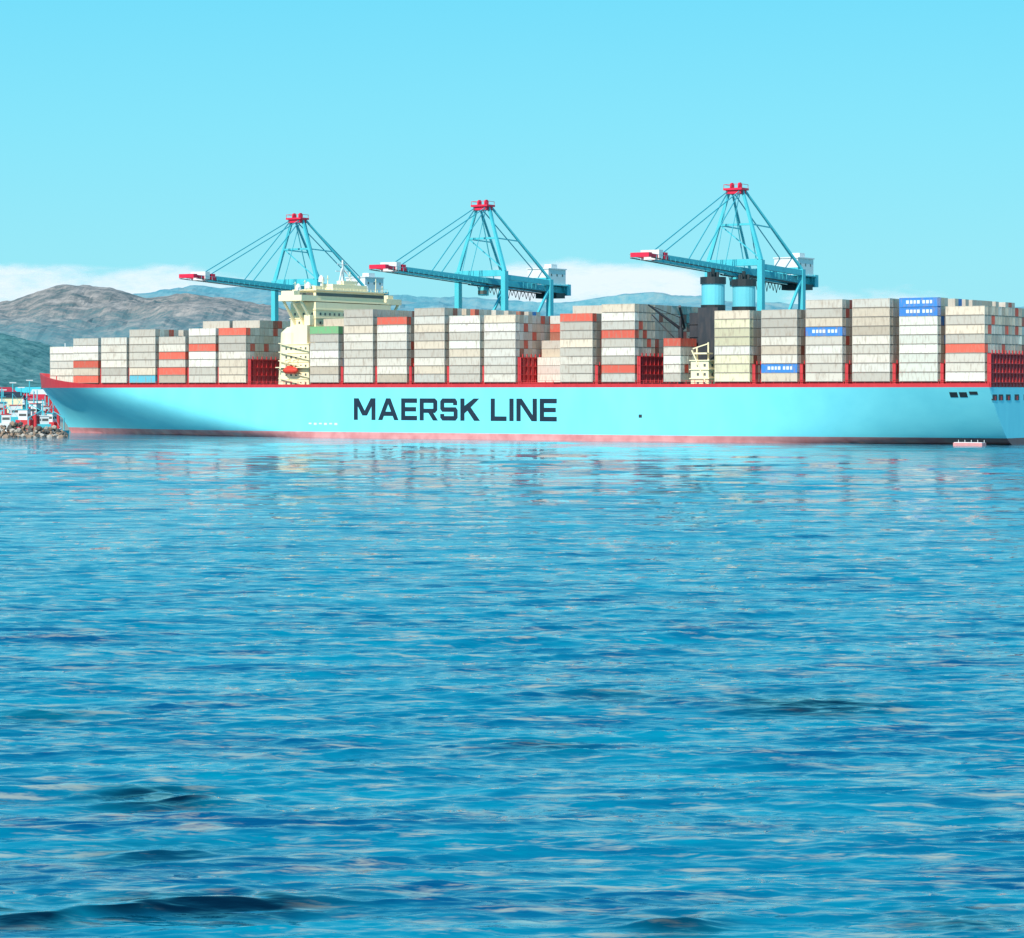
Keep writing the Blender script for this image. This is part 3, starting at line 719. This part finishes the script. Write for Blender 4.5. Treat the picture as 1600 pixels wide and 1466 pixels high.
# ================================================================= WATER
nr=1350
inv=np.linspace(1/66.0,1/840.0,nr); Yd=1/inv
Yr=np.concatenate([[-1500,-300,-60,0,20,35,48,58],Yd,[900,1000,1200,1600,2500,4000,7000,14000]])
td=np.linspace(-0.235,0.235,860)
tt=np.concatenate([[-6,-3,-1.5,-0.8,-0.5,-0.35,-0.28],td,[0.28,0.35,0.5,0.8,1.5,3,6]])
YY,TT=np.meshgrid(Yr,tt,indexing='ij')
XX=TT*np.maximum(YY,66.0)
dY=np.gradient(Yr); dYg=np.repeat(np.abs(dY)[:,None],len(tt),1)
Z=np.zeros_like(XX); DX=np.zeros_like(XX); DYY=np.zeros_like(XX)
X0g,Y0g=XX.copy(),YY.copy()
nw=200
for k in range(nw):
    lam=0.45*(18/0.45)**rng.random()
    ang=math.radians(-90+rng.normal(4,11 if lam>3 else 20)); kx,ky=math.cos(ang)*2*math.pi/lam,math.sin(ang)*2*math.pi/lam
    slope=0.25*math.sqrt(2.0/nw)*(1.0 if lam<2.5 else (2.5/lam)**0.55)*rng.uniform(0.5,1.4)
    a=slope*lam/(2*math.pi)
    w=np.clip(lam/(dYg*1.8)-0.6,0,1)
    far=1.0+0.8*np.clip((Y0g-250)/350,0,1) if lam>6 else 1.0
    grp=0.65+0.85*np.sin(XX*rng.uniform(-.14,.14)+YY*rng.uniform(-.07,.07)+rng.uniform(0,6.28))
    ph=kx*XX+ky*YY+rng.uniform(0,6.28)
    A_=a*w*grp*far
    Z+=A_*np.cos(ph); s_=np.sin(ph)*A_*0.9
    DX-=s_*kx/np.hypot(kx,ky); DYY-=s_*ky/np.hypot(kx,ky)
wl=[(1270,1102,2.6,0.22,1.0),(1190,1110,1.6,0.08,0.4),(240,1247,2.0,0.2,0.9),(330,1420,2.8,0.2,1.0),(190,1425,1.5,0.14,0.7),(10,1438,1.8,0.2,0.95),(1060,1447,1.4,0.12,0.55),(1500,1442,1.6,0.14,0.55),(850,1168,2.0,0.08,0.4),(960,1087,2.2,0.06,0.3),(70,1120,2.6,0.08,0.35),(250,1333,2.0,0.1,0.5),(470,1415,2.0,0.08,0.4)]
DK=np.zeros_like(XX)  # mask for dark trough faces, painted into the water colour below
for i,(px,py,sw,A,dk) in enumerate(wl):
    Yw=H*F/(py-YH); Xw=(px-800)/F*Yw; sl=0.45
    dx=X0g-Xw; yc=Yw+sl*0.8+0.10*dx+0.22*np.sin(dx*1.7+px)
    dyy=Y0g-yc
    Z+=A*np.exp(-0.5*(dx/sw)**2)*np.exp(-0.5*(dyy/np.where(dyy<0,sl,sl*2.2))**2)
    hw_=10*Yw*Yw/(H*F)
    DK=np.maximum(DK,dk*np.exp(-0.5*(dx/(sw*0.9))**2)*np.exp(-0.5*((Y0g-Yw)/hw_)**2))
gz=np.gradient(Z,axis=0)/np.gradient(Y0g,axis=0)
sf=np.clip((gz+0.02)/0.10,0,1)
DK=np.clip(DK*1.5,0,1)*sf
XX=XX+DX; YY=YY+DYY
R_,C_=XX.shape
co=np.stack([XX,YY,Z],-1).reshape(-1,3).astype(np.float32)
idx=np.arange(R_*C_).reshape(R_,C_)
fa=np.stack([idx[:-1,:-1],idx[:-1,1:],idx[1:,1:],idx[1:,:-1]],-1).reshape(-1,4).astype(np.int32)
me=bpy.data.meshes.new('water'); me.vertices.add(len(co)); me.vertices.foreach_set('co',co.ravel())
me.loops.add(fa.size); me.loops.foreach_set('vertex_index',fa.ravel()); me.polygons.add(len(fa))
me.polygons.foreach_set('loop_start',np.arange(0,fa.size,4,dtype=np.int32)); me.polygons.foreach_set('loop_total',np.full(len(fa),4,dtype=np.int32))
me.polygons.foreach_set('use_smooth',np.ones(len(fa),dtype=bool)); me.update(); me.validate()
aw=me.attributes.new('trough_shade','FLOAT','POINT'); aw.data.foreach_set('value',DK.ravel().astype(np.float32))
m,n,b=nt('sea_water'); me.materials.append(m)
b.inputs['Roughness'].default_value=0.05; b.inputs['IOR'].default_value=1.55
tc=n.nodes.new('ShaderNodeTexCoord')
mp=n.nodes.new('ShaderNodeMapping'); mp.inputs['Scale'].default_value=(0.22,1.25,1); n.links.new(tc.outputs['Object'],mp.inputs[0])
fn=n.nodes.new('ShaderNodeTexNoise'); fn.inputs['Scale'].default_value=1.0; fn.inputs['Detail'].default_value=5; fn.inputs['Roughness'].default_value=0.7; n.links.new(mp.outputs[0],fn.inputs['Vector'])
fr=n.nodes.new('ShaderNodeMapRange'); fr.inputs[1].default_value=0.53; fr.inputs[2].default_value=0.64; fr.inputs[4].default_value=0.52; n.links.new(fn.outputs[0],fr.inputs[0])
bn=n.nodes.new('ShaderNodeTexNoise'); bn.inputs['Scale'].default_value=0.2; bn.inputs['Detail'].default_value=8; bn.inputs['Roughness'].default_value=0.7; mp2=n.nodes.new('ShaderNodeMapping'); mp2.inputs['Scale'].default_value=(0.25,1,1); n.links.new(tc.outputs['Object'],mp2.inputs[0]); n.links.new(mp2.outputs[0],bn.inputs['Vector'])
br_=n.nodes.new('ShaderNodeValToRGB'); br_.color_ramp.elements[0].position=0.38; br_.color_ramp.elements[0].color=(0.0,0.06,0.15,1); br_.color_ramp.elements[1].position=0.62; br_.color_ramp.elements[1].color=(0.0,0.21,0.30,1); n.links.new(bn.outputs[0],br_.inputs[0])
fx=n.nodes.new('ShaderNodeMix'); fx.data_type='RGBA'; n.links.new(br_.outputs[0],fx.inputs[6]); fx.inputs[7].default_value=(0.60,0.54,0.36,1)  # warm glints on the ripples painted as tan flecks in the colour
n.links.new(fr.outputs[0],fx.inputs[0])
da=n.nodes.new('ShaderNodeAttribute'); da.attribute_name='trough_shade'
dm=n.nodes.new('ShaderNodeMix'); dm.data_type='RGBA'; n.links.new(da.outputs['Fac'],dm.inputs[0]); n.links.new(fx.outputs[2],dm.inputs[6]); dm.inputs[7].default_value=(0.0,0.006,0.015,1)  # trough shade painted into the base colour
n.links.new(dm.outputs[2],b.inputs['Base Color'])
prev=None
for sc,dist,(ax_,ay_) in[(0.05,1.3,(0.35,1)),(0.14,0.6,(0.4,1)),(0.5,0.20,(0.35,1)),(1.6,0.08,(0.4,1)),(4.5,0.02,(0.4,1))]:
    mp=n.nodes.new('ShaderNodeMapping'); mp.inputs['Scale'].default_value=(ax_,ay_,1); mp.inputs['Rotation'].default_value=(0,0,0.08); n.links.new(tc.outputs['Object'],mp.inputs[0])
    no=n.nodes.new('ShaderNodeTexNoise'); no.inputs['Scale'].default_value=sc; no.inputs['Detail'].default_value=2; n.links.new(mp.outputs[0],no.inputs['Vector'])
    bp=n.nodes.new('ShaderNodeBump'); bp.inputs['Strength'].default_value=1.0; bp.inputs['Distance'].default_value=dist
    n.links.new(no.outputs[0],bp.inputs['Height'])
    if prev: n.links.new(prev.outputs[0],bp.inputs['Normal'])
    prev=bp
n.links.new(prev.outputs[0],b.inputs['Normal'])
wo=mkobj('water',me); wo['kind']='structure'

# ================================================================= WORLD / SUN / CAMERA
sun_az=math.radians(-154)
el=math.radians(38)
sd=Vector((math.sin(sun_az)*math.cos(el),math.cos(sun_az)*math.cos(el),math.sin(el)))
L=bpy.data.lights.new('sun','SUN'); L.energy=4.9; L.angle=math.radians(0.5); L.color=(1.0,0.94,0.85)
lo=bpy.data.objects.new('sun',L); COL.objects.link(lo); lo.rotation_euler=sd.to_track_quat('Z','Y').to_euler(); lo.location=(0,0,300)
w=bpy.data.worlds.new('World'); scene.world=w; w.use_nodes=True; n=w.node_tree; bg=n.nodes['Background']
sk=n.nodes.new('ShaderNodeTexSky'); sk.sky_type='NISHITA'; sk.sun_disc=False; sk.sun_elevation=el; sk.sun_rotation=sun_az
tc=n.nodes.new('ShaderNodeTexCoord'); sp_=n.nodes.new('ShaderNodeSeparateXYZ'); n.links.new(tc.outputs['Generated'],sp_.inputs[0])
ra=n.nodes.new('ShaderNodeValToRGB'); e=ra.color_ramp.elements
stops=[(0.0,(0.36,0.84,0.95)),(0.05,(0.30,0.84,0.98)),(0.10,(0.23,0.81,1.0)),(0.155,(0.16,0.75,1.0)),(0.32,(0.08,0.70,1.0)),(0.6,(0.02,0.45,0.88)),(1.0,(0.01,0.24,0.64))]
e[0].position=stops[0][0]; e[0].color=(*stops[0][1],1); e[1].position=1; e[1].color=(*stops[-1][1],1)
for p,c in stops[1:-1]: k=e.new(p); k.color=(*c,1)
n.links.new(sp_.outputs['Z'],ra.inputs[0])
sc=n.nodes.new('ShaderNodeVectorMath'); sc.operation='SCALE'; sc.inputs['Scale'].default_value=10.0; n.links.new(ra.outputs[0],sc.inputs[0])
mx=n.nodes.new('ShaderNodeMix'); mx.data_type='RGBA'; mx.inputs[0].default_value=0.92
n.links.new(sk.outputs[0],mx.inputs[6]); n.links.new(sc.outputs[0],mx.inputs[7]); n.links.new(mx.outputs[2],bg.inputs['Color']); bg.inputs['Strength'].default_value=0.1
cam=bpy.data.cameras.new('camera'); co_=bpy.data.objects.new('camera',cam); COL.objects.link(co_)
co_.location=(0,0,H); co_.rotation_euler=(math.radians(90),0,0)
cam.sensor_width=36; cam.lens=36*F/1600; cam.shift_y=-(733-YH)/1600; cam.clip_start=1; cam.clip_end=40000
scene.camera=co_
print('containers',cnt[0])
